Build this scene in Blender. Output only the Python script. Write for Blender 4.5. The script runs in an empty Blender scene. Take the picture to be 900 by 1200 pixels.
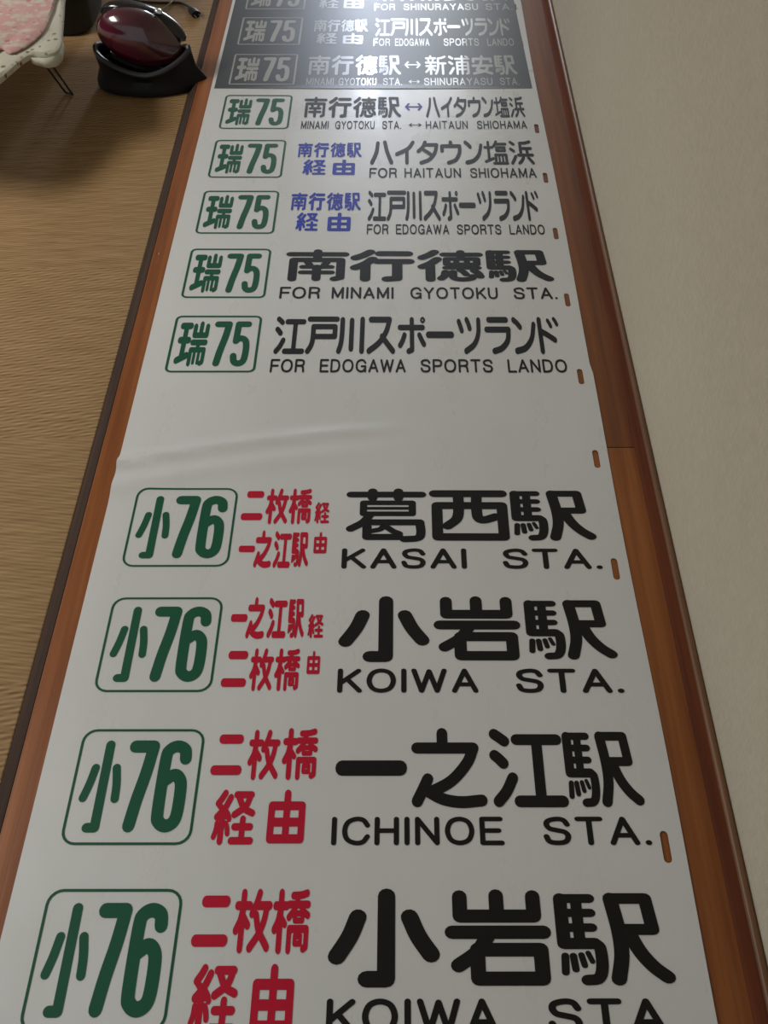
import bpy, bmesh, math, random
from mathutils import Vector, Matrix, geometry
random.seed(7)
C = bpy.context.scene.collection
sc = bpy.context.scene

# ---------------------------------------------------------------- camera, world, lights, exposure
CAMZ, FPX, HOR = 1.13, 1150.0, 1400.0          # camera height, focal length in pixels, horizon above centre
TH = math.atan(HOR / FPX)                       # pitch below the horizon
CT, ST = math.cos(TH), math.sin(TH)
cd = bpy.data.cameras.new('camera'); cam = bpy.data.objects.new('camera', cd); C.objects.link(cam)
cam.location = (0, 0, CAMZ); cam.rotation_euler = (math.pi/2 - TH, 0, 0)
cd.sensor_fit = 'VERTICAL'; cd.sensor_height = 36; cd.lens = 36*FPX/1200; cd.shift_x = -0.015
cd.clip_start = 0.02; sc.camera = cam
w = bpy.data.worlds.new('world'); sc.world = w; w.use_nodes = True
w.node_tree.nodes['Background'].inputs[0].default_value = (0.80, 0.86, 0.88, 1)
w.node_tree.nodes['Background'].inputs[1].default_value = 0.34
def area(name, loc, rot, sx, sy, power, col):
    l = bpy.data.lights.new(name, 'AREA'); l.shape = 'RECTANGLE'; l.size = sx; l.size_y = sy
    l.energy = power; l.color = col
    o = bpy.data.objects.new(name, l); C.objects.link(o); o.location = loc; o.rotation_euler = rot
    return o
# daylight through the curtained glass door in the far wall, and the bare slit between its curtains
area('curtain_daylight', (0.60, 5.86, 1.05), (-math.pi/2, 0, 0), 1.3, 1.9, 35, (0.86, 0.93, 1.0))
area('slit_daylight', (-0.19, 5.86, 1.03), (-math.pi/2, 0, 0), 0.12, 1.9, 22, (0.74, 0.82, 1.0))
# the room's ceiling lamp, hanging to the left above the mat
area('ceiling_lamp', (-2.45, 1.4, 2.2), (0, 0.35, 0), 1.1, 1.1, 72, (1.0, 0.975, 0.93))
vs = sc.view_settings
vs.view_transform = 'Standard'; vs.look = 'None'; vs.gamma = 1; vs.exposure = 0.52; vs.use_curve_mapping = False

# ---------------------------------------------------------------- pixel -> place
def P(x, y, z):
    v = y + 800.0; h = CAMZ - z
    cot = (FPX/CT/v - ST)/CT
    D = cot*h
    return Vector(((x - 468.0)*(D*CT + h*ST)/FPX, D, z))
BT = 0.030                                      # height of the wooden boards

# ---------------------------------------------------------------- materials
def mat(name, col, rough=0.5, spec=0.5, coat=0.0, crough=0.05, metallic=0.0):
    m = bpy.data.materials.new(name); m.use_nodes = True
    b = m.node_tree.nodes['Principled BSDF']
    b.inputs['Base Color'].default_value = (*col, 1); b.inputs['Roughness'].default_value = rough
    b.inputs['Specular IOR Level'].default_value = spec
    b.inputs['Coat Weight'].default_value = coat; b.inputs['Coat Roughness'].default_value = crough
    b.inputs['Metallic'].default_value = metallic
    return m
class N:
    """tiny node helper"""
    def __init__(s, m): s.m = m; s.t = m.node_tree; s.b = s.t.nodes['Principled BSDF']
    def new(s, typ, **k):
        n = s.t.nodes.new(typ)
        for a, v in k.items(): setattr(n, a, v)
        return n
    def link(s, a, b): s.t.links.new(a, b)
    def val(s, sock, v):
        if isinstance(v, (int, float)): sock.default_value = v
        else: s.link(v, sock)
    def math(s, op, a, b=0.0, c=0.0):
        n = s.new('ShaderNodeMath', operation=op); s.val(n.inputs[0], a); s.val(n.inputs[1], b); s.val(n.inputs[2], c)
        return n.outputs[0]
    def noise(s, scale=(1,1,1), sc_=1.0, detail=3, rough=0.5):
        tc = s.new('ShaderNodeTexCoord'); mp = s.new('ShaderNodeMapping'); mp.inputs['Scale'].default_value = scale
        n = s.new('ShaderNodeTexNoise'); n.inputs['Scale'].default_value = sc_; n.inputs['Detail'].default_value = detail
        n.inputs['Roughness'].default_value = rough
        s.link(tc.outputs['Object'], mp.inputs[0]); s.link(mp.outputs[0], n.inputs['Vector'])
        return n.outputs['Fac']
    def ramp(s, fac, stops):
        r = s.new('ShaderNodeValToRGB'); e = r.color_ramp.elements
        while len(e) < len(stops): e.new(0.5)
        for i, (p, c) in enumerate(stops): e[i].position = p; e[i].color = (*c, 1)
        s.link(fac, r.inputs[0]); return r.outputs[0]
    def bump(s, h, strength, dist):
        b = s.new('ShaderNodeBump'); b.inputs['Strength'].default_value = strength; b.inputs['Distance'].default_value = dist
        s.link(h, b.inputs['Height']); s.link(b.outputs[0], s.b.inputs['Normal'])
        return b
    def mix(s, f, a, b):
        n = s.new('ShaderNodeMix', data_type='RGBA')
        s.val(n.inputs['Factor'], f)
        for k, v in (('A', a), ('B', b)):
            q = [i for i in n.inputs if i.name == k and i.type == 'RGBA'][0]
            if isinstance(v, tuple): q.default_value = (*v, 1)
            else: s.link(v, q)
        return [o for o in n.outputs if o.type == 'RGBA'][0]

def wood(name, dark, light, rough=0.32, seed=0.0):
    m = mat(name, light, rough, 0.5); n = N(m)
    f = n.noise((28, 0.9, 28), 1.6, 6, 0.6); g = n.noise((160, 5, 160), 1.0, 3, 0.5)
    k = n.math('ADD', n.math('MULTIPLY', f, 0.75), n.math('MULTIPLY', g, 0.25))
    n.link(n.ramp(k, [(0.36, dark), (0.62, light)]), n.b.inputs['Base Color'])
    n.bump(g, 0.15, 0.001)
    return m
WOOD_A = wood('wood_board_a', (0.17, 0.046, 0.009), (0.30, 0.098, 0.021), 0.30)
WOOD_B = wood('wood_board_b', (0.11, 0.032, 0.008), (0.21, 0.066, 0.015), 0.30)
WOOD_EDGE = wood('wood_dark_edge', (0.028, 0.017, 0.012), (0.060, 0.036, 0.026), 0.8)
WOOD_EDGE.node_tree.nodes['Principled BSDF'].inputs['Specular IOR Level'].default_value = 0.2
WOOD_BASE = wood('wood_skirting', (0.075, 0.018, 0.007), (0.13, 0.034, 0.010), 0.7)
WOOD_BASE.node_tree.nodes['Principled BSDF'].inputs['Specular IOR Level'].default_value = 0.2
WOOD_BEAD = wood('wood_bead', (0.11, 0.045, 0.016), (0.20, 0.09, 0.035), 0.45)

WALL = mat('woven_wallpaper', (0.47, 0.41, 0.33), 0.95, 0.15); n = N(WALL)
f = n.noise((1, 260, 60), 1, 4, 0.6); g = n.noise((1, 60, 260), 1, 4, 0.6); l = n.noise((1, 1, 1), 3.0, 3)
k = n.math('ADD', n.math('MULTIPLY', n.math('ADD', f, g), 0.4), n.math('MULTIPLY', l, 0.2))
n.link(n.ramp(k, [(0.35, (0.48, 0.43, 0.33)), (0.65, (0.58, 0.52, 0.41))]), n.b.inputs['Base Color'])
n.bump(k, 0.35, 0.002)
PLASTER = mat('plaster', (0.55, 0.52, 0.46), 0.9, 0.2)
SUBFLOOR = mat('subfloor', (0.25, 0.17, 0.10), 0.8)

# woven rush: bands of 0.435 m with a coarse twill rising one way and a fine twill falling the other
RUSH = mat('woven_rush', (0.4, 0.27, 0.13), 0.7, 0.25); n = N(RUSH)
tc = n.new('ShaderNodeTexCoord'); sp = n.new('ShaderNodeSeparateXYZ'); n.link(tc.outputs['Object'], sp.inputs[0])
X, Y = sp.outputs[0], sp.outputs[1]
band = n.math('LESS_THAN', n.math('FRACT', n.math('DIVIDE', n.math('SUBTRACT', Y, 0.200), 0.87)), 0.5)   # 1 = coarse
wob = n.math('MULTIPLY', n.noise((2, 14, 1), 2.0, 3), 0.010)
def twill(period, lean, dash):
    yy = n.math('ADD', n.math('ADD', Y, n.math('MULTIPLY', X, lean)), wob)
    a = n.math('SINE', n.math('MULTIPLY', yy, 2*math.pi/period))
    b = n.math('SINE', n.math('MULTIPLY', n.math('ADD', X, n.math('MULTIPLY', Y, 2.6)), 2*math.pi/dash))
    return n.math('ADD', n.math('MULTIPLY', a, 0.5), n.math('MULTIPLY', n.math('MULTIPLY', a, b), 0.35))
co = twill(0.0080, -0.22, 0.050); fi = twill(0.0064, 0.13, 0.028)
h = n.math('ADD', n.math('MULTIPLY', band, co), n.math('MULTIPLY', n.math('SUBTRACT', 1.0, band), n.math('MULTIPLY', fi, 0.6)))
st = n.noise((10, 170, 1), 1.0, 4, 0.6)
hh = n.math('ADD', n.math('MULTIPLY', h, 0.33), n.math('MULTIPLY', st, 0.9))
n.link(n.ramp(hh, [(0.0, (0.11, 0.055, 0.017)), (0.42, (0.26, 0.158, 0.068)), (0.92, (0.42, 0.285, 0.14))]), n.b.inputs['Base Color'])
n.bump(hh, 0.4, 0.0011)

SHEET = mat('white_vinyl', (0.60, 0.615, 0.60), 0.30, 0.5, 0.35, 0.12); n = N(SHEET)
l = n.noise((1, 0.6, 1), 3.2, 4, 0.55); s2 = n.noise((5, 1.6, 1), 4.0, 5, 0.6)
n.link(n.ramp(l, [(0.3, (0.565, 0.575, 0.56)), (0.7, (0.63, 0.64, 0.63))]), n.b.inputs['Base Color'])
n.link(n.math('MULTIPLY_ADD', s2, 0.35, 0.14), n.b.inputs['Roughness'])
n.bump(s2, 0.04, 0.003)
BLACKP = mat('faded_black_print', (0.024, 0.026, 0.025), 0.40, 0.42, 0.08, 0.25)
INK = {k: mat('ink_' + k, c, 0.45, 0.18) for k, c in dict(
    black=(0.010, 0.010, 0.009), green=(0.009, 0.085, 0.043), red=(0.46, 0.008, 0.030), blue=(0.022, 0.040, 0.38)).items()}
INK['white'] = mat('ink_white', (0.34, 0.35, 0.34), 0.25, 0.6, 0.8, 0.045)

# ---------------------------------------------------------------- object helpers
def obj(name, me, m=None, parent=None, smooth=False):
    if isinstance(me, bmesh.types.BMesh):
        b = me; me = bpy.data.meshes.new(name); b.to_mesh(me); b.free()
    if m is not None:
        me.materials.clear(); me.materials.append(m)
    if smooth:
        for p in me.polygons: p.use_smooth = True
        me.set_sharp_from_angle(angle=math.radians(42))
    o = bpy.data.objects.new(name, me); C.objects.link(o)
    if parent is not None:
        o.parent = parent; o.matrix_parent_inverse = Matrix.Translation(-parent.location)
    return o
def pym(name, vs_, fs): me = bpy.data.meshes.new(name); me.from_pydata(vs_, [], fs); me.update(); return me
def thing(name, label, cat, loc=(0,0,0), group=None):
    o = bpy.data.objects.new(name, None); C.objects.link(o); o.location = loc; o.empty_display_size = 0.05
    o['label'] = label; o['category'] = cat
    if group: o['group'] = group
    return o
def tag(o, label, cat, group=None):
    o['label'] = label; o['category'] = cat
    if group: o['group'] = group
    return o
def box(b, lo, hi, bev=0.0):
    r = bmesh.ops.create_cube(b, size=1.0)
    for v in r['verts']:
        v.co = Vector([(lo[i]+hi[i])/2 + v.co[i]*(hi[i]-lo[i]) for i in range(3)])
    if bev:
        es = list({e for v in r['verts'] for e in v.link_edges})
        bmesh.ops.bevel(b, geom=es, offset=bev, segments=2, affect='EDGES', profile=0.5)
def prism(profile, y0, y1):                      # profile (x,z) swept along y
    k = len(profile)
    V = [(x, y0, z) for x, z in profile] + [(x, y1, z) for x, z in profile]
    F = [tuple(range(k))] + [tuple(range(2*k-1, k-1, -1))] + [(i, k+i, k+(i+1) % k, (i+1) % k) for i in range(k)]
    me = pym('prism', V, F); b = bmesh.new(); b.from_mesh(me); bmesh.ops.recalc_face_normals(b, faces=b.faces); return b
def smoothpath(pts, n=8):
    pts = [Vector(p) for p in pts]; out = []
    q = [pts[0]*2 - pts[1]] + pts + [pts[-1]*2 - pts[-2]]
    if (pts[0]-pts[-1]).length < 1e-6: q[0] = pts[-2]; q[-1] = pts[1]
    for i in range(1, len(q)-2):
        a, b, c, d = q[i-1:i+3]
        for j in range(n):
            t = j/n
            out.append(0.5*((2*b) + (c-a)*t + (2*a-5*b+4*c-d)*t*t + (3*b-a-3*c+d)*t**3))
    out.append(pts[-1]); return out
def tube(path, r, seg=8, b=None):
    b = b or bmesh.new(); rings = []
    for i, p in enumerate(path):
        t = (path[min(i+1, len(path)-1)] - path[max(i-1, 0)]).normalized()
        up = Vector((0, 0, 1)) if abs(t.z) < 0.9 else Vector((1, 0, 0))
        u = t.cross(up).normalized(); v = u.cross(t)
        rr = r(i/(len(path)-1)) if callable(r) else r
        if not isinstance(rr, tuple): rr = (rr, rr)
        rings.append([b.verts.new(p + u*rr[0]*math.cos(a) + v*rr[1]*math.sin(a)) for a in [2*math.pi*k/seg for k in range(seg)]])
    for A, B in zip(rings, rings[1:]):
        for k in range(seg): b.faces.new((A[k], A[(k+1) % seg], B[(k+1) % seg], B[k]))
    b.faces.new(rings[0][::-1]); b.faces.new(rings[-1])
    bmesh.ops.recalc_face_normals(b, faces=b.faces)
    return b

# ---------------------------------------------------------------- the setting
Y0, Y1 = -0.9, 6.0
b = bmesh.new(); box(b, (-4.2, Y0, -0.05), (0.60, Y1, 0.0)); floor = obj('floor', b, SUBFLOOR); floor['kind'] = 'structure'
# boards: outer board with a dark chamfered edge strip, two hidden middle rows, wall row butt-jointed at y = 1.032
def plank(x0, x1, y0, y1, m):
    b = bmesh.new(); box(b, (x0, y0, 0.0), (x1, y1, BT), 0.0012); return obj('plank', b, m, floor)
plank(-0.4565, -0.26, Y0, 2.9, WOOD_A); plank(-0.4565, -0.26, 2.902, 5.9, WOOD_B)
plank(-0.2595, -0.03, Y0, 1.9, WOOD_B); plank(-0.2595, -0.03, 1.902, 5.9, WOOD_A)
plank(-0.0295, 0.18, Y0, 0.7, WOOD_A); plank(-0.0295, 0.18, 0.702, 3.3, WOOD_B); plank(-0.0295, 0.18, 3.302, 5.9, WOOD_A)
plank(0.1805, 0.3655, Y0, 1.0315, WOOD_A); plank(0.1805, 0.3655, 1.0325, 3.6, WOOD_B); plank(0.1805, 0.3655, 3.602, 5.9, WOOD_A)
b = prism([(-0.4795, 0.0), (-0.4570, 0.0), (-0.4570, BT), (-0.4600, BT-0.0005), (-0.474, 0.016), (-0.4795, 0.010)], Y0, 5.9)
es = obj('edge_strip', b, WOOD_EDGE, floor); es['label'] = 'dark brown rounded edge strip beside the woven mat'
b = bmesh.new()
ring = bmesh.ops.create_cone(b, cap_ends=True, segments=10, radius1=0.0022, radius2=0.0015, depth=0.002)
nail = obj('nail_head', b, mat('nail_steel', (0.6, 0.6, 0.6), 0.3, 0.5, metallic=1.0), floor)
nail.location = P(186.3, 297, BT+0.0010)

wall = prism([(0.3775, 0.0), (0.3775, 2.5), (0.50, 2.5), (0.50, 0.0)], Y0, Y1); wr = obj('wall_right', wall, WALL); wr['kind'] = 'structure'
bb = prism([(0.3600, BT), (0.3630, 0.034), (0.3655, 0.042), (0.3675, 0.055), (0.3675, 0.056), (0.377, 0.056), (0.377, BT)], Y0, 5.9)
sk = obj('baseboard_right', bb, WOOD_BASE); sk['kind'] = 'structure'
prof = [(0.377, 0.0562)] + [(0.3722 + 0.0048*math.cos(a), 0.0562 + 0.0042*math.sin(a)) for a in [math.pi*k/8 for k in range(9)]]
obj('bead', prism(prof[1:], Y0, 5.9), WOOD_BEAD, sk, True)
# far wall with a glass door opening, built round the opening
b = bmesh.new()
box(b, (-4.2, Y1, 0), (-0.8, Y1+0.12, 2.5)); box(b, (1.4, Y1, 0), (1.6, Y1+0.12, 2.5)); box(b, (-0.8, Y1, 2.05), (1.4, Y1+0.12, 2.5)); box(b, (-0.8, Y1, 0), (1.4, Y1+0.12, 0.05))
fw = obj('wall_far', b, PLASTER); fw['kind'] = 'structure'
b = bmesh.new(); box(b, (-4.2, Y0, 2.5), (0.6, Y1+0.12, 2.56)); ce = obj('ceiling', b, PLASTER); ce['kind'] = 'structure'

# woven mat
b = bmesh.new(); box(b, (-2.6, -0.7, 0.0), (-0.4800, 4.2, 0.010), 0.002)
mt = tag(obj('woven_mat', b, RUSH), 'tan woven rush mat with broad twill bands, left of the wooden boards', 'mat')

# ---------------------------------------------------------------- the roll sign sheet
SY0, SY1 = -0.25, 3.25
def xl(y): return -0.4262 + 0.0016*(y - 0.2)
def xr(y): return 0.3238 - 0.0074*(y - 0.2) - (0.0012*math.sin(y*9.0) if y < 1.2 else 0.0015*math.sin(y*6.0+1))
cA, cB = P(132, 545, BT), P(480, 503, BT)
def sheet_z(x, y):
    z = BT + 0.0016 + 0.0006*math.sin(5.0*x + 2.3*y) + 0.0005*math.sin(7.5*y - 3*x + 1.0)
    # the crease across the blank part, fading out to the right
    t = (x - cA.x)/(cB.x - cA.x)
    yc = cA.y + (cB.y - cA.y)*(1-(1-t)**1.5 if 0 < t < 1 else t)
    amp = max(0.0, 1.0 - max(t, 0))**0.8 * (1.0 if t < 1 else 0)
    d = y - yc
    z += 0.0080*amp*math.exp(-(d/0.011)**2) + 0.0050*amp*math.exp(-((d+0.045)/0.018)**2)
    return z
holes = [(0.3014,.4119),(0.2987,.8006),(0.2985,1.0063),(0.2961,1.189),(0.2960,1.387),(0.2955,1.584),(0.294,1.772),(0.293,1.960),(0.2920,2.150),(0.2905,2.345),(0.289,2.54),(0.2885,2.735),(0.2875,2.93)]
def slot(cx, cy, hw, hh, n=5):
    pts = []
    for k in range(n+1): a = math.pi*k/n; pts.append((cx + hw*math.cos(a), cy + hh - hw + hw*math.sin(a)))
    for k in range(n+1): a = math.pi + math.pi*k/n; pts.append((cx + hw*math.cos(a), cy - hh + hw + hw*math.sin(a)))
    return pts
def build_sheet(name, xl, xr, SY0, SY1, ny, nx, dz, extra=()):
    V, E = [], []
    ys = [SY0 + (SY1-SY0)*k/ny for k in range(ny+1)]
    ys = sorted(ys + list(extra))
    outline = [(xl(y), y) for y in ys] + [(xr(y), y) for y in reversed(ys)]
    V += outline; E += [(i, (i+1) % len(outline)) for i in range(len(outline))]
    hs = [(cx, cy) for cx, cy in holes if SY0+.02 < cy < SY1-.02 and cx+.006 < xr(cy)]
    for cx, cy in hs:
        s = slot(cx, cy, 0.0046, 0.0185); o = len(V)
        V += s; E += [(o+i, o+(i+1) % len(s)) for i in range(len(s))]
    for j, y in enumerate(ys[1:-1]):
        for i in range(1, nx):
            x = xl(y) + (xr(y) - xl(y))*i/nx + (0.004 if j % 2 else 0)
            if any(abs(x-cx) < 0.009 and abs(y-cy) < 0.023 for cx, cy in hs): continue
            if x < xr(y) - 0.004: V.append((x, y))
    r = geometry.delaunay_2d_cdt([Vector(v) for v in V], E, [], 1, 1e-6)
    F = []
    for f in r[2]:
        cx = sum(r[0][i].x for i in f)/3; cy = sum(r[0][i].y for i in f)/3
        if any(abs(cx-hx) < 0.0046 and abs(cy-hy) < 0.0185 and
               (abs(cy-hy) < 0.0139 or math.hypot(cx-hx, abs(cy-hy)-0.0139) < 0.0046) for hx, hy in hs): continue
        F.append(tuple(f))
    b = bmesh.new(); me = pym(name, [(v.x, v.y, sheet_z(v.x, v.y)+dz) for v in r[0]], F); b.from_mesh(me)
    for f in b.faces:
        if f.normal.z < 0: f.normal_flip()
    return b
b = build_sheet('roll_sign', xl, xr, SY0, SY1, 150, 40, 0.0, [0.93 + 0.006*k for k in range(42)])
r = bmesh.ops.extrude_face_region(b, geom=list(b.faces), use_keep_orig=True)     # 0.4 mm of thickness
for v in [g for g in r['geom'] if isinstance(g, bmesh.types.BMVert)]: v.co.z -= 0.0004
bmesh.ops.recalc_face_normals(b, faces=b.faces)
sign = tag(obj('roll_sign', b, SHEET, None, True), 'long white bus destination roll sign unrolled flat on the wooden boards', 'roll sign')

# black part of the print
DY = P(400, 104.5, BT).y
b = build_sheet('black_panel', lambda y: -0.4155, lambda y: 0.2985 - 0.020*(y-2.13), DY, SY1-0.01, 50, 40, 0.00035)
bp = obj('black_panel', b, BLACKP, sign)
bp['label'] = 'faded black printed panel at the far end of the sheet'

# ---------------------------------------------------------------- lettering: rounded strokes in a 100 x 100 cell, x right, y down; ~ = curve, |r = pen radius
G = {
'小': (8, "53,8 53,92 36,92;~27,30 20,50 9,70;~74,30 82,50 93,68"),
'岩': (7, "15,8 15,29 85,29 85,8;50,7 50,29;7,46 93,46;~42,47 30,66 12,80;30,64 30,93 89,93 89,64 30,64"),
'駅': (6, "8,7 8,56 35,56;8,7 34,7|5;8,23 34,23|4.6;8,39 34,39|4.6;22,7 22,56|5;~35,56 39,61 39,80 35,92 25,94|5.4;8,69 7,86|3.4;15,69 16,83|3.2;22,68 24,79|2.8;28,66 31,75|2.4;54,7 84,7 87,41 57,41;~53,7 57,42 57,68 52,93|6.6;~65,42 73,64 83,80 94,91|6.6"),
'西': (7, "6,8 94,8;9,32 9,93 93,93 93,32 9,32;~37,8 37,38 34,58 22,72;~61,8 60,40 62,57 70,60 84,54"),
'葛': (5.6, "6,11 94,11;33,5 33,18|6;65,5 65,18|6;22,27 22,48 82,48 82,27 22,27|4.4;22,37.5 82,37.5|2.6;~30,50 22,64 7,76;22,64 91,64;~91,64 92,84 88,93 72,95;~48,66 44,76 33,80|4;27,72 27,91 66,91;~50,72 58,80 66,85|4.5"),
'一': (9, "9,50 91,50"), 'ー': (9, "9,50 91,50"),
'二': (9.5, "27,14 88,14;9,88 91,88"),
'之': (7.2, "44,8 44,24;10,27 85,27;~85,27 76,46 55,68 28,82;~24,66 18,78 10,93;~22,80 42,90 66,94 93,92"),
'江': (7, "~9,9 15,13 22,18;~8,36 13,40 19,46;~30,64 21,80 10,92;38,16 92,16;65,16 65,92;37,92 93,92"),
'枚': (6, "22,7 22,94;7,27 40,27;~22,30 17,50 7,66;25,46 37,58;~64,7 58,22 47,40;58,27 93,27;~86,28 80,52 68,72 47,93;~58,42 68,66 92,92"),
'橋': (5.2, "20,7 20,94|6;6,27 36,27|6;~20,30 15,50 6,64|6;23,46 33,56|5;~90,7 74,10 52,11;42,25 94,25;~66,12 58,32 43,45;~74,26 82,36 94,42;59,39 59,50 80,50 80,39 59,39|4;46,95 46,63 92,63 92,90 85,93;62,74 62,85 77,85 77,74 62,74|4"),
'経': (5.6, "~24,6 17,16 9,25;~9,25 17,33 25,39|5;~38,14 26,34 9,50;9,51 36,48|5;~30,40 36,47 39,54|4.5;22,52 22,94;~11,62 10,74 6,86|4.6;~32,62 36,70 38,80|4.6;52,9 88,9;~86,9 76,30 50,46;~58,14 72,34 93,43;72,54 72,92;53,68 91,68;48,93 94,93"),
'由': (7, "11,30 11,92 89,92 89,30 11,30;50,7 50,92;11,61 89,61"),
'瑞': (5.6, "8,11 36,11|6.5;22,11 22,80|6.5;8,43 36,43|6.5;8,87 38,76|6.5;52,12 52,32 92,32 92,12;72,7 72,32;50,48 93,48;72,48 69,62|5;49,94 49,64 92,64 92,90 86,93|5;63,66 63,92|3.8;77,66 77,92|3.8"),
'7': (6, "7,7 29,7;~29,7 25,36 19,66 15,93"),
'6': (6, "~30,21 28,11 19,7 10,11 7,22 7,78 10,89 18,93 26,89 29,78 29,53 26,43 19,39 8,46"),
'5': (6, "29,7 9,7 8,45;~8,45 13,40 20,39 27,44 30,56 30,76 27,89 18,93 10,89 7,77"),
'小|': (4.8, "23,6 23,93 15,93;~12,31 9,48 5,63|4.2;~34,31 37,48 38,64|4.2"),
'南': (6, "7,16 93,16;50,7 50,28;13,94 13,34 87,34 87,89 78,93;~35,42 37,46 39,50|5;~65,42 63,46 61,50|5;28,56 72,56|5;27,73 73,73|5;50,56 50,93"),
'行': (7, "~32,8 22,18 9,27;~36,31 24,46 9,58;25,50 25,93;47,13 91,13;43,38 93,38;74,38 74,91 58,93"),
'徳': (5.6, "~26,7 18,16 7,25|6.5;~30,30 19,44 7,54|6.5;19,50 19,93|6.5;40,15 94,15;66,7 66,26;44,29 44,46 90,46 90,29 44,29|5;59,29 59,46|4;75,29 75,46|4;42,57 92,57|4.5;~42,70 40,82 35,90;~53,70 54,88 66,93 80,90 83,83;~64,64 69,70 73,78|5;~85,66 91,74 94,84"),
'戸': (7, "9,8 92,8;22,28 87,28 87,54 22,54;~22,28 22,60 18,78 9,92"),
'川': (8, "~17,9 17,50 14,75 8,92;50,11 50,86;87,8 87,92"),
'ス': (8, "14,10 80,10;~80,10 68,42 44,70 9,91;~54,54 72,72 92,91"),
'ポ': (7.4, "8,30 88,30;50,9 50,88 38,92;~24,50 18,64 9,77;~76,50 83,62 91,74;~82,10 88,4 94,10 88,16 82,10|3"),
'ツ': (8, "~11,14 16,25 21,38;~43,9 49,20 53,32;~90,10 86,46 68,74 34,92"),
'ラ': (8, "20,10 82,10;10,36 88,36;~88,36 82,64 60,84 32,92"),
'ン': (8, "~12,13 25,21 36,31;~92,25 78,60 50,83 14,91"),
'ド': (8, "24,9 24,91;~24,38 50,49 76,62;~58,11 63,18 67,26|6;~82,7 87,13 91,21|6"),
'ハ': (8, "~32,14 27,50 9,90;~62,11 73,50 91,90"),
'イ': (8, "~86,9 60,36 10,57;57,38 57,91"),
'タ': (7.4, "~38,8 28,28 9,46;34,19 86,19;~86,19 78,50 55,78 20,92;~32,40 50,51 68,65"),
'ウ': (7.6, "50,8 50,22;13,44 13,24 87,24;~87,24 85,52 68,80 38,92"),
'塩': (5.4, "8,30 37,30;22,9 22,78;8,86 39,74;~55,7 51,16 43,26;54,17 93,17;55,31 55,44 87,44 87,31 55,31;49,92 49,60 91,60 91,92;63,60 63,92|4;77,60 77,92|4;41,93 94,93"),
'浜': (6, "9,10 21,18;8,37 19,45;~25,66 17,80 9,92;~88,8 70,13 48,14;48,14 48,60;48,35 90,35;74,35 74,60;37,61 94,61;~56,71 48,83 38,92;~76,71 85,82 93,92"),
'新': (5.2, "27,6 27,14;8,16 48,16;16,22 19,32|4.5;39,22 36,32|4.5;7,38 50,38;8,55 49,55;28,38 28,94;~24,60 16,74 7,84;34,65 45,75;~92,8 78,14 62,17;~61,17 61,55 57,78 50,93;62,42 94,42;82,42 82,94"),
'浦': (5.2, "9,10 21,18|6;8,37 19,45|6;~25,66 17,80 9,92|6;35,20 94,20;65,7 65,93;42,94 42,37 91,37 91,90 84,93;42,55 91,55|4.5;42,72 91,72|4.5;82,7 90,12|4.5"),
'安': (6.6, "50,8 50,18;10,34 10,20 90,20 90,34;7,54 93,54;~46,32 38,54 24,74;~24,74 58,81 90,92;~74,54 62,78 10,92"),
'↔': (6, "6,50 94,50;22,20 6,50 22,80;78,20 94,50 78,80"),
}
L = {  # latin: width, strokes
'A': (80, "6,93 40,7 74,93;20,66 60,66"),
'C': (84, "~80,30 66,11 42,7 16,20 7,50 16,80 42,93 66,89 80,70"),
'D': (80, "7,7 7,93;7,7 34,7;~34,7 62,16 73,50 62,84 34,93;34,93 7,93"),
'E': (70, "66,7 7,7 7,93 68,93;7,49 60,49"),
'F': (66, "66,7 7,7 7,94;7,50 58,50"),
'G': (88, "~80,28 66,11 42,7 16,20 7,50 16,80 42,93 62,89 78,74;50,54 80,54 80,93"),
'H': (76, "7,7 7,93;69,7 69,93;7,49 69,49"),
'I': (14, "7,7 7,93"),
'K': (74, "7,7 7,93;66,8 7,62;30,44 70,93"),
'L': (62, "7,7 7,93 62,93"),
'M': (88, "7,93 7,7 44,85 81,7 81,93"),
'N': (76, "7,93 7,7 69,93 69,7"),
'O': (92, "~46,7 18,18 7,50 18,82 46,93 74,82 85,50 74,18 46,7"),
'P': (70, "7,93 7,7 40,7;~40,7 60,12 66,29 60,47 40,52;40,52 7,52"),
'R': (76, "7,93 7,7 42,7;~42,7 62,12 68,28 62,45 42,50;42,50 7,50;~46,52 62,60 68,93"),
'S': (74, "~68,27 58,11 38,7 14,14 9,28 18,42 38,48 60,55 68,70 60,88 38,93 14,88 6,70"),
'T': (74, "5,7 69,7;37,7 37,93"),
'U': (76, "7,7 7,60;~7,60 14,84 38,93 62,84 69,60;69,60 69,7"),
'W': (110, "6,7 30,93 55,10 80,93 104,7"),
'Y': (78, "6,7 39,50 72,7;39,50 39,93"),
'.': (12, "6,92 7,92|7.5"),
}
cache = {}
def strokes(spec, r0):
    out = []
    for s in spec.split(';'):
        r = r0
        if '|' in s: s, q = s.split('|'); r = float(q)*r0/glyph_r
        cur = s[0] == '~'
        pts = [tuple(map(float, p.split(','))) for p in s.lstrip('~').split()]
        if cur: pts = [tuple(v)[:2] for v in smoothpath([Vector((p[0], p[1], 0)) for p in pts], 5)]
        out.append((pts, r))
    return out
glyph_r = 1
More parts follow.
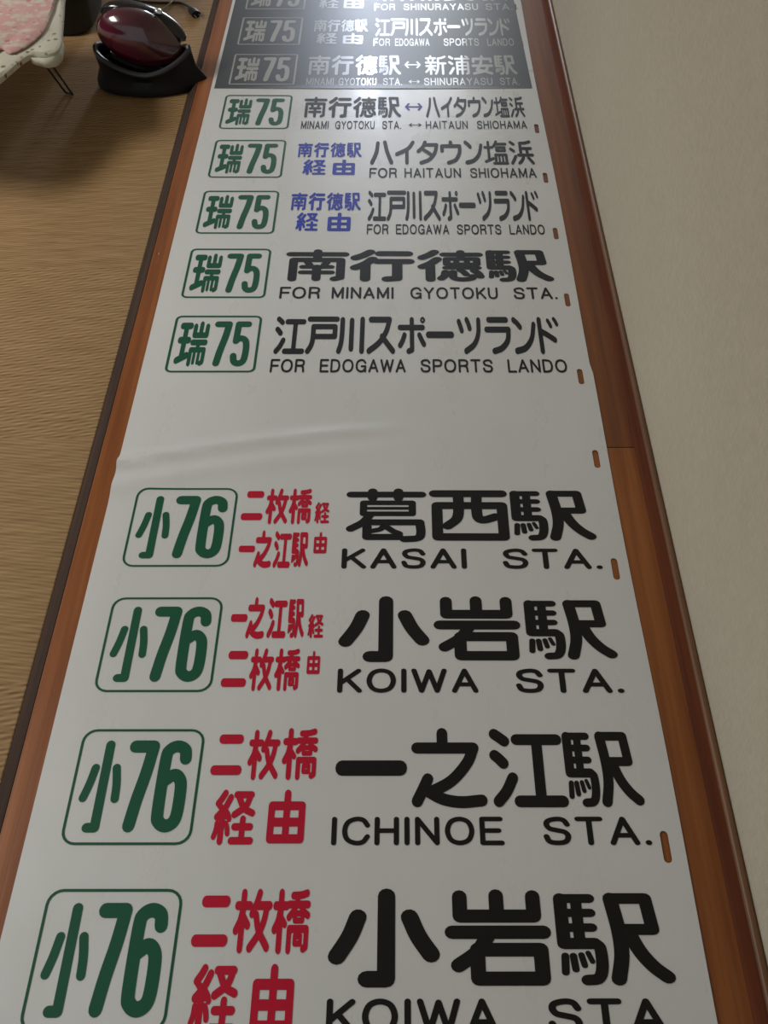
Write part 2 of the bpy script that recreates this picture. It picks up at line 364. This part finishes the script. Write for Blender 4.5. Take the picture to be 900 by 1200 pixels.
def glyph(ch, latin, pen):
    """triangulated union of the strokes -> (verts, tris, bbox)"""
    global glyph_r
    key = (ch, latin, pen)
    if key in cache: return cache[key]
    if latin: wd, spec = L[ch]; glyph_r = 7.0; r0 = pen
    else: glyph_r, spec = G[ch]; r0 = glyph_r*pen; wd = 100
    V, F = [], []
    bb = [1e9, 1e9, -1e9, -1e9]
    for pts, r in strokes(spec, r0):
        for p in pts: bb = [min(bb[0], p[0]-r), min(bb[1], p[1]-r), max(bb[2], p[0]+r), max(bb[3], p[1]+r)]
        for a, c in zip(pts, pts[1:]):
            dx, dy = c[0]-a[0], c[1]-a[1]; d = math.hypot(dx, dy) or 1e-6; ang = math.atan2(dy, dx)
            n = max(1, int(d/22)); poly = []; K = 6
            for k in range(K+1): t = ang - math.pi/2 + math.pi*k/K; poly.append((c[0]+r*math.cos(t), c[1]+r*math.sin(t)))
            for k in range(1, n): q = 1-k/n; poly.append((a[0]+dx*q - r*math.sin(ang), a[1]+dy*q + r*math.cos(ang)))
            for k in range(K+1): t = ang + math.pi/2 + math.pi*k/K; poly.append((a[0]+r*math.cos(t), a[1]+r*math.sin(t)))
            for k in range(1, n): q = k/n; poly.append((a[0]+dx*q + r*math.sin(ang), a[1]+dy*q - r*math.cos(ang)))
            o = len(V); V += [Vector((x, y)) for x, y in poly]; F.append(list(range(o, o+len(poly))))
    res = geometry.delaunay_2d_cdt(V, [], F, 0, 1e-3)
    tris = [tuple(f) for f, of in zip(res[2], res[5]) if of]
    area_ = sum(abs((res[0][b].x-res[0][a].x)*(res[0][c].y-res[0][a].y)-(res[0][c].x-res[0][a].x)*(res[0][b].y-res[0][a].y))/2 for a, b, c in tris)
    capsule = sum(2*r*math.dist(a, c) for pts, r in strokes(spec, r0) for a, c in zip(pts, pts[1:])) + sum(math.pi*r*r for pts, r in strokes(spec, r0))
    if area_ > capsule*1.02: out = glyph(ch, latin, pen*1.004+.0007); cache[key] = out; return out     # a degenerate triangulation: try a hair wider
    out = ([(v.x, v.y) for v in res[0]], tris, bb, wd)
    cache[key] = out
    return out
class Print:
    """collects glyphs of one printed piece into one mesh lying on the sheet"""
    def __init__(s, dz=0.0006): s.V = []; s.F = []; s.dz = dz
    def put(s, gl, x0, x1, yt, yb, bb=None):
        v, t, b0, wd = gl; bb = bb or b0; o = len(s.V)
        for x, y in v:
            X = x0 + (x-bb[0])/(bb[2]-bb[0])*(x1-x0); Y = yt + (y-bb[1])/(bb[3]-bb[1])*(yb-yt)
            s.V.append((X, Y, sheet_z(X, Y)+s.dz))
        s.F += [(a+o, b+o, c+o) for a, b, c in t]
    def build(s, name, ink):
        me = pym(name, s.V, s.F)
        b = bmesh.new(); b.from_mesh(me)
        for f in b.faces:
            if f.normal.z < 0: f.normal_flip()
        return obj(name, b, INK[ink], sign)
def px(x, y): p = P(x, y, BT); return p.x, p.y
def kanji(pr, spec, yt, yb, pen=1.0):
    """spec: list of (char, x0, x1[, ytop, ybottom]) in photograph pixels"""
    for s in spec:
        ch, x0, x1 = s[:3]; t, q = (s[3], s[4]) if len(s) > 3 else (yt, yb)
        m = (t+q)/2
        pr.put(glyph(ch, False, pen), px(x0, m)[0], px(x1, m)[0], px(0, t)[1], px(0, q)[1])
def even(text, x0, x1, gap=2.0):
    wd = (x1-x0-gap*(len(text)-1))/len(text)
    return [(c, x0+i*(wd+gap), x0+i*(wd+gap)+wd) for i, c in enumerate(text)]
def scaled(spec, a0, a1, b0, b1): return [(c, b0+(x-a0)*(b1-b0)/(a1-a0), b0+(y-a0)*(b1-b0)/(a1-a0)) for c, x, y in spec]
def latin(pr, words, yt, yb, pen=6.6, gap=20):
    m = (yt+yb)/2; Yt, Yb = px(0, yt)[1], px(0, yb)[1]
    for text, x0, x1 in words:
        X0, X1 = px(x0, m)[0], px(x1, m)[0]
        if text == '↔':
            pr.put(glyph('↔', False, 0.9), X0, X1, Yt + (Yb-Yt)*0.28, Yt + (Yb-Yt)*0.72); continue
        tot = sum(L[c][0] for c in text) + gap*(len(text)-1); u = 0
        for c in text:
            g = glyph(c, True, pen); wd = L[c][0]
            k = (X1-X0)/tot
            pr.put(g, X0+u*k, X0+(u+wd)*k, Yt, Yb, (0, 0, wd, 100)); u += wd+gap

TOPS = {0: .3653, 1: .5577, 2: .7522, 3: .9469, 5: 1.3416, 6: 1.5335, 7: 1.7240, 8: 1.9145, 9: 2.103, 10: 2.293, 11: 2.483, 12: 2.672}
def frame_mesh(x0, x1, y0, y1, rad, th, dz):
    def loop(ins):
        r = rad - ins; pts = []
        for cx, cy, a0 in ((x1-rad, y1-rad, 0), (x0+rad, y1-rad, 90), (x0+rad, y0+rad, 180), (x1-rad, y0+rad, 270)):
            for k in range(6): a = math.radians(a0 + 18*k); pts.append((cx + r*math.cos(a), cy + r*math.sin(a)))
        q = []
        for i, p in enumerate(pts):                                   # extra points on the long sides so the line follows the sheet
            q.append(p); nx = pts[(i+1) % len(pts)]
            if math.hypot(nx[0]-p[0], nx[1]-p[1]) > 0.03:
                for k in range(1, 6): q.append((p[0]+(nx[0]-p[0])*k/6, p[1]+(nx[1]-p[1])*k/6))
        return q
    A, B = loop(0), loop(th); n = len(A)
    V = [(x, y, sheet_z(x, y)+dz) for x, y in A+B]
    return V, [(i, (i+1) % n, n+(i+1) % n, n+i) for i in range(n)]
def badge(row, kind):
    t = TOPS[row]; ink = 'white' if row >= 10 else 'green'
    V, F = frame_mesh(-0.386, -0.237, t-0.1435, t, 0.017 if row < 4 else (0.011 if row < 10 else 0.005), 0.0030 if row < 4 else 0.0040, 0.0006)
    me = pym('badge_frame', V, F); b = bmesh.new(); b.from_mesh(me)
    for f in b.faces:
        if f.normal.z < 0: f.normal_flip()
    obj('badge_frame', b, INK[ink], sign)
    pr = Print(); yt, yb = t-0.0150, t-0.129
    if kind == '小76': cells = [('小|', -.3750, -.3280, 1.0), ('7', -.3262, -.2900, 1.16), ('6', -.2875, -.2495, 1.12)]
    else: cells = [('瑞', -.3745, -.3240, 1.14), ('7', -.3165, -.2860, 1.10), ('5', -.2825, -.2520, 1.06)]
    for c, a, e, p in cells: pr.put(glyph(c, False, p), a, e, yt, yb)
    o = pr.build('route_number', ink)
for r_ in (0, 1, 2, 3): badge(r_, '小76')
for r_ in (5, 6, 7, 8, 9, 10, 11, 12): badge(r_, '瑞75')

def name_piece(spec, yt, yb, ink='black', pen=1.0, name='place_name'):
    if ink == 'red': pen *= 1.2
    if ink == 'blue' and name == 'via_text': pen *= 1.12
    pr = Print(); kanji(pr, spec, yt, yb, pen); return pr.build(name, ink)
def latin_piece(words, yt, yb, ink='black', pen=6.6):
    for wd_ in words:
        pr = Print(); latin(pr, [wd_], yt, yb, pen*1.22); pr.build('arrow' if wd_[0] == '↔' else 'roman_word', ink)
# row 0
name_piece([('小', 385, 515, 1042, 1158), ('岩', 521, 646, 1043, 1156), ('駅', 652, 784, 1047, 1156)], 0, 0)
latin_piece([('KOIWA', 383, 583), ('STA.', 643, 795)], 1171.5, 1213, pen=7)
name_piece([('二', 227, 269, 1050, 1110), ('枚', 274, 318, 1042, 1118), ('橋', 319, 363, 1042, 1119), ('経', 223.6, 278.5, 1130, 1212), ('由', 295, 344, 1130, 1210)], 0, 0, 'red', name='via_text')
# row 1
name_piece([('一', 393, 477, 892, 910), ('之', 482, 569, 854, 948), ('江', 574, 662, 855, 947), ('駅', 662, 749, 858, 947)], 0, 0)
latin_piece([('ICHINOE', 389, 588), ('STA.', 637, 760)], 958.4, 991, pen=6.8)
name_piece([('二', 249, 285, 861.5, 909), ('枚', 291, 327.5, 856, 915), ('橋', 331, 372, 854, 915), ('経', 250, 299, 926, 991), ('由', 314, 357.5, 926, 989)], 0, 0, 'red', name='via_text')
# row 2
name_piece([('小', 397, 503, 700, 777), ('岩', 508, 610, 700, 775), ('駅', 616, 719, 704, 774)], 0, 0)
latin_piece([('KOIWA', 396, 559), ('STA.', 605, 728)], 785, 812.5, pen=7)
name_piece([('一', 271, 290, 721, 730), ('之', 290, 311, 701, 750), ('江', 314, 336, 702, 749), ('駅', 338, 357, 703, 749), ('経', 361, 379, 721, 749),
            ('二', 261, 290, 764, 806), ('枚', 293, 320, 761, 811), ('橋', 322, 351, 761, 811), ('由', 360, 375, 764, 791)], 0, 0, 'red', name='via_text')
# row 3
name_piece([('葛', 405, 500, 574, 637), ('西', 503, 596, 576, 635), ('駅', 599, 695, 576, 635)], 0, 0)
latin_piece([('KASAI', 401, 546), ('STA.', 589.5, 703)], 644.5, 667.5, pen=7)
name_piece([('二', 284, 309, 577, 611), ('枚', 312, 338, 574, 616), ('橋', 339, 365, 574, 616), ('経', 369, 386, 590, 615),
            ('一', 280, 299, 641, 648.5), ('之', 299, 319, 623, 667), ('江', 321, 341, 624, 667), ('駅', 342, 362, 625, 666), ('由', 368, 383, 625, 650)], 0, 0, 'red', name='via_text')
# row 5
EDO = [('江', 322, 358), ('戸', 359, 397), ('川', 395, 427), ('ス', 430, 463), ('ポ', 466, 499), ('ー', 499, 532), ('ツ', 536, 564), ('ラ', 568, 599), ('ン', 601, 629), ('ド', 631, 656)]
def bar_fix(spec, yt, yb):
    m = (yt+yb)/2 - (yb-yt)*0.02; h_ = (yb-yt)*0.09
    return [(c, a, e, m-h_, m+h_) if c == 'ー' else (c, a, e) for c, a, e in spec]
name_piece(bar_fix(EDO, 372, 416), 372, 416)
EW = [('FOR', 317, 357), ('EDOGAWA', 375, 475), ('SPORTS', 493, 577), ('LANDO', 595, 664)]
latin_piece(EW, 422, 437.5)
# row 6
name_piece([('南', 334, 409), ('行', 410, 486), ('徳', 489, 567), ('駅', 570, 647)], 293.5, 331, pen=1.16)
latin_piece([('FOR', 328, 375), ('MINAMI', 389, 461), ('GYOTOKU', 481, 583), ('STA.', 602, 652)], 337.5, 351)
# row 7
name_piece(even('南行徳駅', 341, 423), 227, 248, 'blue', name='via_text')
name_piece([('経', 347, 373), ('由', 384, 411)], 250.5, 272, 'blue', name='via_text')
name_piece(bar_fix(scaled(EDO, 322, 656, 431, 632), 224.5, 260), 224.5, 260)
latin_piece([('FOR', 430, 455), ('EDOGAWA', 464, 526), ('SPORTS', 535.5, 587), ('LANDO', 597, 638)], 264, 275.5)
# row 8
name_piece(even('南行徳駅', 349, 424), 168, 185.5, 'blue', name='via_text')
name_piece([('経', 355, 382), ('由', 390, 416)], 188, 206, 'blue', name='via_text')
HAI = [('ハ', 434, 461), ('イ', 463, 486), ('タ', 488, 514), ('ウ', 516, 541), ('ン', 544, 566), ('塩', 567, 595), ('浜', 597, 625)]
name_piece(HAI, 165.5, 194)
latin_piece([('FOR', 433, 465), ('HAITAUN', 474, 540), ('SHIOHAMA', 551, 628)], 198, 209.5)
# row 9
name_piece(even('南行徳駅', 356, 470), 114, 138.5)
name_piece([('↔', 474.5, 495)], 121.5, 130, 'blue', name='arrow')
name_piece(scaled(HAI, 434, 625, 499, 614), 114, 138.5)
latin_piece([('MINAMI', 353, 385), ('GYOTOKU', 393, 439), ('STA.', 448, 470), ('↔', 479, 494), ('HAITAUN', 499, 548), ('SHIOHAMA', 559, 617)], 142.5, 152)
# rows 10 to 12, on the black panel
name_piece(even('南行徳駅', 361, 470), 65.5, 88.5, 'white'); name_piece([('↔', 474, 493)], 72.5, 80.5, 'white', name='arrow')
name_piece(even('新浦安駅', 498, 605), 65.5, 88.5, 'white')
latin_piece([('MINAMI', 359, 391), ('GYOTOKU', 397, 441), ('STA.', 449, 471), ('↔', 479, 492), ('SHINURAYASU', 497, 577), ('STA.', 586, 608)], 92, 100.5, 'white')
name_piece(even('南行徳駅', 368, 431, 1), 24, 38, 'white', name='via_text'); name_piece([('経', 371, 395), ('由', 402, 425)], 39.5, 52, 'white', name='via_text')
name_piece(bar_fix(scaled(EDO, 322, 656, 440, 598), 22.5, 43), 22.5, 43, 'white')
latin_piece([('FOR', 438, 457), ('EDOGAWA', 463, 503), ('SPORTS', 520, 561), ('LANDO', 571, 602)], 46, 54.5, 'white')
name_piece(even('南行徳駅', 372, 431, 1), -16, -3, 'white', name='via_text'); name_piece([('経', 374, 397), ('由', 403, 426)], -2, 10.5, 'white', name='via_text')
name_piece(even('新浦安駅', 441, 594), -17, 2.5, 'white')
latin_piece([('FOR', 439, 463), ('SHINURAYASU', 473, 560), ('STA.', 569, 600)], 5.5, 13, 'white')

# ---------------------------------------------------------------- iron on its stand
ZM = 0.0102
BLK = mat('black_plastic', (0.005, 0.005, 0.0055), 0.5, 0.3)
RIM = mat('grey_black_plastic', (0.022, 0.024, 0.025), 0.38, 0.5)
BURG = mat('burgundy_gloss', (0.055, 0.004, 0.014), 0.18, 0.6, 1.0, 0.03)
n = N(BURG); n.link(n.ramp(n.noise((1, 1, 1), 9, 2), [(0.35, (0.035, 0.003, 0.010)), (0.7, (0.085, 0.006, 0.022))]), n.b.inputs['Base Color'])
cx, cy = -0.563, 2.184
st_ = thing('iron_stand', 'black boat-shaped stand holding the burgundy iron, on the mat', 'iron stand', (cx, cy, ZM))
def ring_pt(t, ax, by, taper):
    c, s = math.cos(t), math.sin(t)
    return ax*c, by*s*(1 - taper*max(c, 0)**1.5)
def rim_z(t): c = math.cos(t); s = math.sin(t); return 0.050 + (0.034 if c < 0 else 0.032)*abs(c)**1.6 + (0.006 if s > 0 else 0)
b = bmesh.new(); NS = 40; rings = []
for f_, (ax, by, zf) in enumerate([(0.118, 0.052, 0.0), (0.125, 0.059, 0.006), (0.125, 0.059, 0.020), (0.113, 0.052, 0.42), (0.118, 0.058, 1.0), (0.111, 0.052, 1.0), (0.108, 0.048, 0.5), (0.10, 0.042, 0.06)]):
    ring = []
    for k in range(NS):
        t = 2*math.pi*k/NS; x, y = ring_pt(t, ax, by, 0.45)
        z = zf if f_ < 3 else 0.022 + (rim_z(t)-0.022)*zf
        if f_ >= 3 and math.cos(t) > 0: x -= 0.020*math.cos(t)**2*min(1.0, zf*1.0)
        ring.append(b.verts.new((cx+x, cy+y, ZM+z)))
    rings.append(ring)
for A, B in zip(rings, rings[1:]):
    for k in range(NS): b.faces.new((A[k], A[(k+1) % NS], B[(k+1) % NS], B[k]))
b.faces.new(rings[0][::-1]); b.faces.new(rings[-1]); bmesh.ops.recalc_face_normals(b, faces=b.faces)
obj('cradle', b, BLK, st_, True)
path = []
for k in range(NS+1):
    t = 2*math.pi*k/NS; x, y = ring_pt(t, 0.113, 0.0535, 0.45)
    if math.cos(t) > 0: x -= 0.020*math.cos(t)**2
    path.append(Vector((cx+x, cy+y, ZM+rim_z(t)+0.001)))
o = obj('rim', tube(path, 0.0060, 8), RIM, st_, True); o['label'] = 'satin grey rim of the stand'

ic = Vector((cx-0.010, cy+0.002, 0.113))
iron = thing('iron', 'burgundy glossy cordless iron with black handle resting in its black stand', 'iron', (ic.x, ic.y, 0.06))
R_ = Matrix.Rotation(math.radians(20), 3, 'Y')
def lump(ax, by, czu, czd, taper, off=(0,0,0), nu=36, nv=18):
    b = bmesh.new(); bmesh.ops.create_uvsphere(b, u_segments=nu, v_segments=nv, radius=1)
    for v in b.verts:
        x, y, z = v.co
        k = 1 - taper*max(x, 0)**1.6
        v.co = ic + R_ @ (Vector((x*ax, y*by*k, z*(czu if z > 0 else czd)*k)) + Vector(off))
    return b
obj('tank', lump(0.096, 0.047, 0.068, 0.052, 0.28), BURG, iron, True)
# soleplate: flat pointed plate under the tank
b = bmesh.new(); rr = []
for z in (-0.053, -0.046):
    rr.append([b.verts.new(ic + R_ @ Vector((ring_pt(t, 0.060, 0.024, 0.6)[0], ring_pt(t, 0.060, 0.024, 0.6)[1], z))) for t in [2*math.pi*k/24 for k in range(24)]])
for k in range(24): b.faces.new((rr[0][k], rr[0][(k+1) % 24], rr[1][(k+1) % 24], rr[1][k]))
b.faces.new(rr[0][::-1]); b.faces.new(rr[1]); bmesh.ops.recalc_face_normals(b, faces=b.faces)
obj('soleplate', b, mat('sole_steel', (0.08, 0.08, 0.085), 0.35, 0.5, metallic=0.6), iron)
hp = smoothpath([ic + R_ @ Vector(q) for q in [(-0.088, 0.020, 0.022), (-0.072, 0.020, 0.042), (-0.04, 0.020, 0.056), (0.01, 0.020, 0.060), (0.055, 0.017, 0.050), (0.080, 0.012, 0.035), (0.087, 0.007, 0.026)]], 6)
obj('handle', tube(hp, lambda t: (0.020*math.sin(math.pi*min(max(t, .06), .94))**0.5, 0.0105), 12), mat('gloss_black_plastic', (0.008, 0.008, 0.010), 0.15, 0.6), iron, True)
b = bmesh.new(); bmesh.ops.create_uvsphere(b, u_segments=16, v_segments=8, radius=1)
for v in b.verts: v.co = ic + R_ @ (Vector((0.026, 0.008, 0.073)) + Vector((v.co.x*0.009, v.co.y*0.008, v.co.z*0.006)))
o = obj('steam_button', b, mat('chrome', (0.75, 0.8, 0.85), 0.12, 0.5, metallic=0.9), iron, True); o['label'] = 'shiny silver button'
# pale arc of the water window on the near side of the tank
wp = [ic + R_ @ Vector((x, -0.050*math.sqrt(max(0, 1-(x/0.094)**2-(z/0.050)**2)) + 0.0035, z)) for x, z in [(-0.035+0.004*k, -0.016 - 0.0004*k) for k in range(11)]]
obj('logo_strip', tube(wp, (0.0008), 6), mat('dull_pink_print', (0.24, 0.10, 0.10), 0.4), iron, True)

# cords beyond the iron
CB = mat('dark_cord', (0.030, 0.016, 0.014), 0.5)
cord = thing('power_cord', 'thin dark cord ending in a black plug, on the mat behind the iron', 'cord', P(200, 3, ZM))
cp = smoothpath([P(x, y, ZM+0.003+h_) for x, y, h_ in [(140, -12, 0), (158, 0, 0), (176, 2.5, 0), (195, 3, 0), (210, 3, 0), (219, 6.5, 0.002), (224, 10, 0.004)]], 6)
obj('cable', tube(cp, 0.0030, 6), CB, cord, True)
pa, pb = P(222, 9, ZM+0.009), P(230, 17, ZM+0.009)
pl = [pa + (pb-pa)*t for t in (0, .3, .6, 1)]
obj('plug', tube(pl, lambda t: (0.005+0.007*min(1, t*2), 0.004+0.0045*min(1, t*2)), 10), BLK, cord, True)
d_ = (pb-pa).normalized(); sd = d_.cross(Vector((0, 0, 1))).normalized()
for s in (-1, 1): obj('prong', tube([pb + sd*s*0.006, pb + sd*s*0.006 + d_*0.014], (0.0022, 0.0008) and 0.0015, 6), mat('brass', (0.5, 0.4, 0.2), 0.35, 0.5, metallic=1.0), cord)
pc = smoothpath([P(x, y, ZM+0.0022+h_) for x, y, h_ in [(182, 17, 0), (190, 12, 0), (197, 6, 0.006), (201, 2, 0.007), (205, -6, 0), (208, -18, 0)]], 6)
tag(obj('thin_cable', tube(pc, 0.0022, 6), mat('beige_cord', (0.34, 0.27, 0.19), 0.5), None, True), 'thin beige cable crossing the dark cord behind the iron', 'cord')

# ---------------------------------------------------------------- black waste bin
bc = P(84, 30, ZM); bc = Vector((-0.875, 2.525, ZM))
bin_ = thing('waste_bin', 'black round-cornered bin standing behind the ironing board', 'bin', bc)
def rrect(hx, hy, r, z, n=6):
    pts = []
    for sx, sy, a0 in ((1, 1, 0), (-1, 1, 90), (-1, -1, 180), (1, -1, 270)):
        for k in range(n): a = math.radians(a0 + 90*k/(n-1)); pts.append(Vector((bc.x + sx*(hx-r) + r*math.cos(a), bc.y + sy*(hy-r) + r*math.sin(a), ZM+z)))
    return pts
b = bmesh.new(); rings = []
for hx, hy, r, z in ((0.105, 0.09, 0.035, 0), (0.118, 0.10, 0.045, 0.010), (0.140, 0.118, 0.05, 0.255), (0.135, 0.113, 0.045, 0.255), (0.112, 0.094, 0.04, 0.014)):
    rings.append([b.verts.new(p) for p in rrect(hx, hy, r, z)])
for A, B in zip(rings, rings[1:]):
    for k in range(len(A)): b.faces.new((A[k], A[(k+1) % len(A)], B[(k+1) % len(A)], B[k]))
b.faces.new(rings[0][::-1]); b.faces.new(rings[-1]); bmesh.ops.recalc_face_normals(b, faces=b.faces)
obj('body', b, mat('matt_black', (0.012, 0.012, 0.012), 0.6), bin_, True)
obj('rim', tube([Vector(p) for p in (lambda q: q + [q[0]])(rrect(0.140, 0.118, 0.05, 0.257))], 0.005, 8), BLK, bin_, True)

# ---------------------------------------------------------------- ironing board and the pink cloth on it
ZB = 0.215
def floral(name, base, spots, scale, seed, blend=None):
    m = mat(name, base, 0.85, 0.2); n = N(m); col = base
    for i, (c, thr, s) in enumerate(spots):
        tc = n.new('ShaderNodeTexCoord'); mp = n.new('ShaderNodeMapping'); mp.inputs['Location'].default_value = (seed+i*3.7, i*1.9, i)
        n.link(tc.outputs['Object'], mp.inputs[0])
        vo = n.new('ShaderNodeTexVoronoi'); vo.inputs['Scale'].default_value = s; n.link(mp.outputs[0], vo.inputs['Vector'])
        no = n.new('ShaderNodeTexNoise'); no.inputs['Scale'].default_value = s*2.5; n.link(mp.outputs[0], no.inputs['Vector'])
        d = n.math('ADD', vo.outputs['Distance'], n.math('MULTIPLY', n.math('SUBTRACT', no.outputs['Fac'], 0.5), 0.35))
        f = n.new('ShaderNodeMapRange'); f.inputs['From Min'].default_value = thr-0.04; f.inputs['From Max'].default_value = thr+0.04
        f.inputs['To Min'].default_value = 1; f.inputs['To Max'].default_value = 0; n.link(d, f.inputs['Value'])
        col = n.mix(f.outputs[0], col, c)
    if blend:
        q = n.new('ShaderNodeMapRange'); q.inputs['From Min'].default_value = 0.50; q.inputs['From Max'].default_value = 0.66
        n.link(n.noise((1, 1, 1), 38, 4), q.inputs['Value']); col = n.mix(q.outputs[0], col, blend)
    n.link(col, n.b.inputs['Base Color'])
    n.bump(n.noise((1, 1, 1), 30, 3), 0.25, 0.004)
    return m
CREAM = floral('cream_floral_cotton', (0.52, 0.50, 0.41), [((0.20, 0.19, 0.09), 0.17, 42), ((0.30, 0.07, 0.03), 0.12, 30), ((0.48, 0.43, 0.33), 0.22, 34)], 1, 2.0)
PINK = floral('pink_floral_cotton', (0.50, 0.29, 0.265), [((0.46, 0.43, 0.36), 0.30, 48), ((0.32, 0.25, 0.16), 0.16, 60), ((0.42, 0.17, 0.18), 0.20, 40)], 1, 5.0, (0.50, 0.46, 0.37))
ib = thing('ironing_board', 'low ironing board with cream floral cover, only its end in view', 'ironing board', P(-60, 120, ZM))
def slab(outline, z0, z1, rim=0.006):
    b = bmesh.new(); cen = sum((Vector((p.x, p.y, 0)) for p in outline), Vector())/len(outline); rings = []
    for z, ins in ((z0, rim), (z0+rim*.6, 0), (z1-rim*.8, 0), (z1, rim)):
        ring = []
        for p in outline:
            d = Vector((p.x, p.y, 0)) - cen; q = cen + d*(1 - ins/max(d.length, 1e-3)); ring.append(b.verts.new((q.x, q.y, z)))
        rings.append(ring)
    for A, B in zip(rings, rings[1:]):
        for k in range(len(A)): b.faces.new((A[k], A[(k+1) % len(A)], B[(k+1) % len(A)], B[k]))
    b.faces.new(rings[0][::-1]); b.faces.new(rings[-1]); bmesh.ops.recalc_face_normals(b, faces=b.faces)
    return b
def loop_of(pxs, z, n=4):
    pts = [P(x, y, z) for x, y in pxs]; pts.append(pts[0].copy()); return smoothpath(pts, n)[:-1]
ol = loop_of([(74, -20), (74, 0), (72, 30), (69, 53), (55, 61), (32, 62), (0, 88), (-30, 110), (-75, 122), (-170, 112), (-330, 100), (-330, 40), (-200, -25), (-60, -30), (55, -30)], ZB)
obj('padded_top', slab(ol, ZB-0.018, ZB, 0.006), CREAM, ib, True)
# the cover's loose hem hanging below the edge
hem = smoothpath([P(x, y, ZB) for x, y in [(71.5, 42), (70, 49), (67, 55), (60, 60), (50, 62), (40, 61.5), (33, 61.5)]], 4)
b = bmesh.new(); prev = None
for i, p in enumerate(hem):
    u = 0.0005*math.sin(i*1.1); dr = 0.001 + 0.009*math.sin(math.pi*min(1, i/24))
    a_ = b.verts.new(p + Vector((0.001+u*.3, -0.001, -0.010))); c_ = b.verts.new(p + Vector((0.002+u, -0.002+u, -0.020-dr)))
    if prev: b.faces.new((prev[0], a_, c_, prev[1]))
    prev = (a_, c_)
hm = obj('cover_hem', b, CREAM, ib, True); md = hm.modifiers.new('thick', 'SOLIDIFY'); md.thickness = 0.0012
DK = mat('dark_leg_wire', (0.03, 0.025, 0.025), 0.4, 0.5, metallic=0.5)
def leg(tops, feet):
    p = smoothpath([tops, tops + (feet-tops)*0.5, feet], 4)
    obj('leg', tube(p, 0.0024, 8), DK, ib, True)
leg(P(48, 58, ZB-0.017), P(85, 110.5, ZM+0.003)); leg(P(38, 56, ZB-0.017), P(77, 108.5, ZM+0.003))
leg(P(-220, 80, ZB-0.018), P(-260, 190, ZM+0.003)); leg(P(-230, 50, ZB-0.018), P(-270, 160, ZM+0.003))
obj('foot_bar', tube([P(85, 110.5, ZM+0.003), P(77, 108.5, ZM+0.003)], 0.0024, 8), DK, ib, True)

pk = loop_of([(58, -18), (63, 5), (58, 20), (50, 37), (30, 54), (14, 61), (7, 60), (0, 57), (-25, 74), (-70, 74), (-110, 20), (-60, -20)], ZB+0.006)
b = slab(pk, ZB+0.0005, ZB+0.0085, 0.004)
tag(obj('folded_cloth', b, PINK, None, True), 'pink floral cloth folded on the cream ironing board', 'cloth')
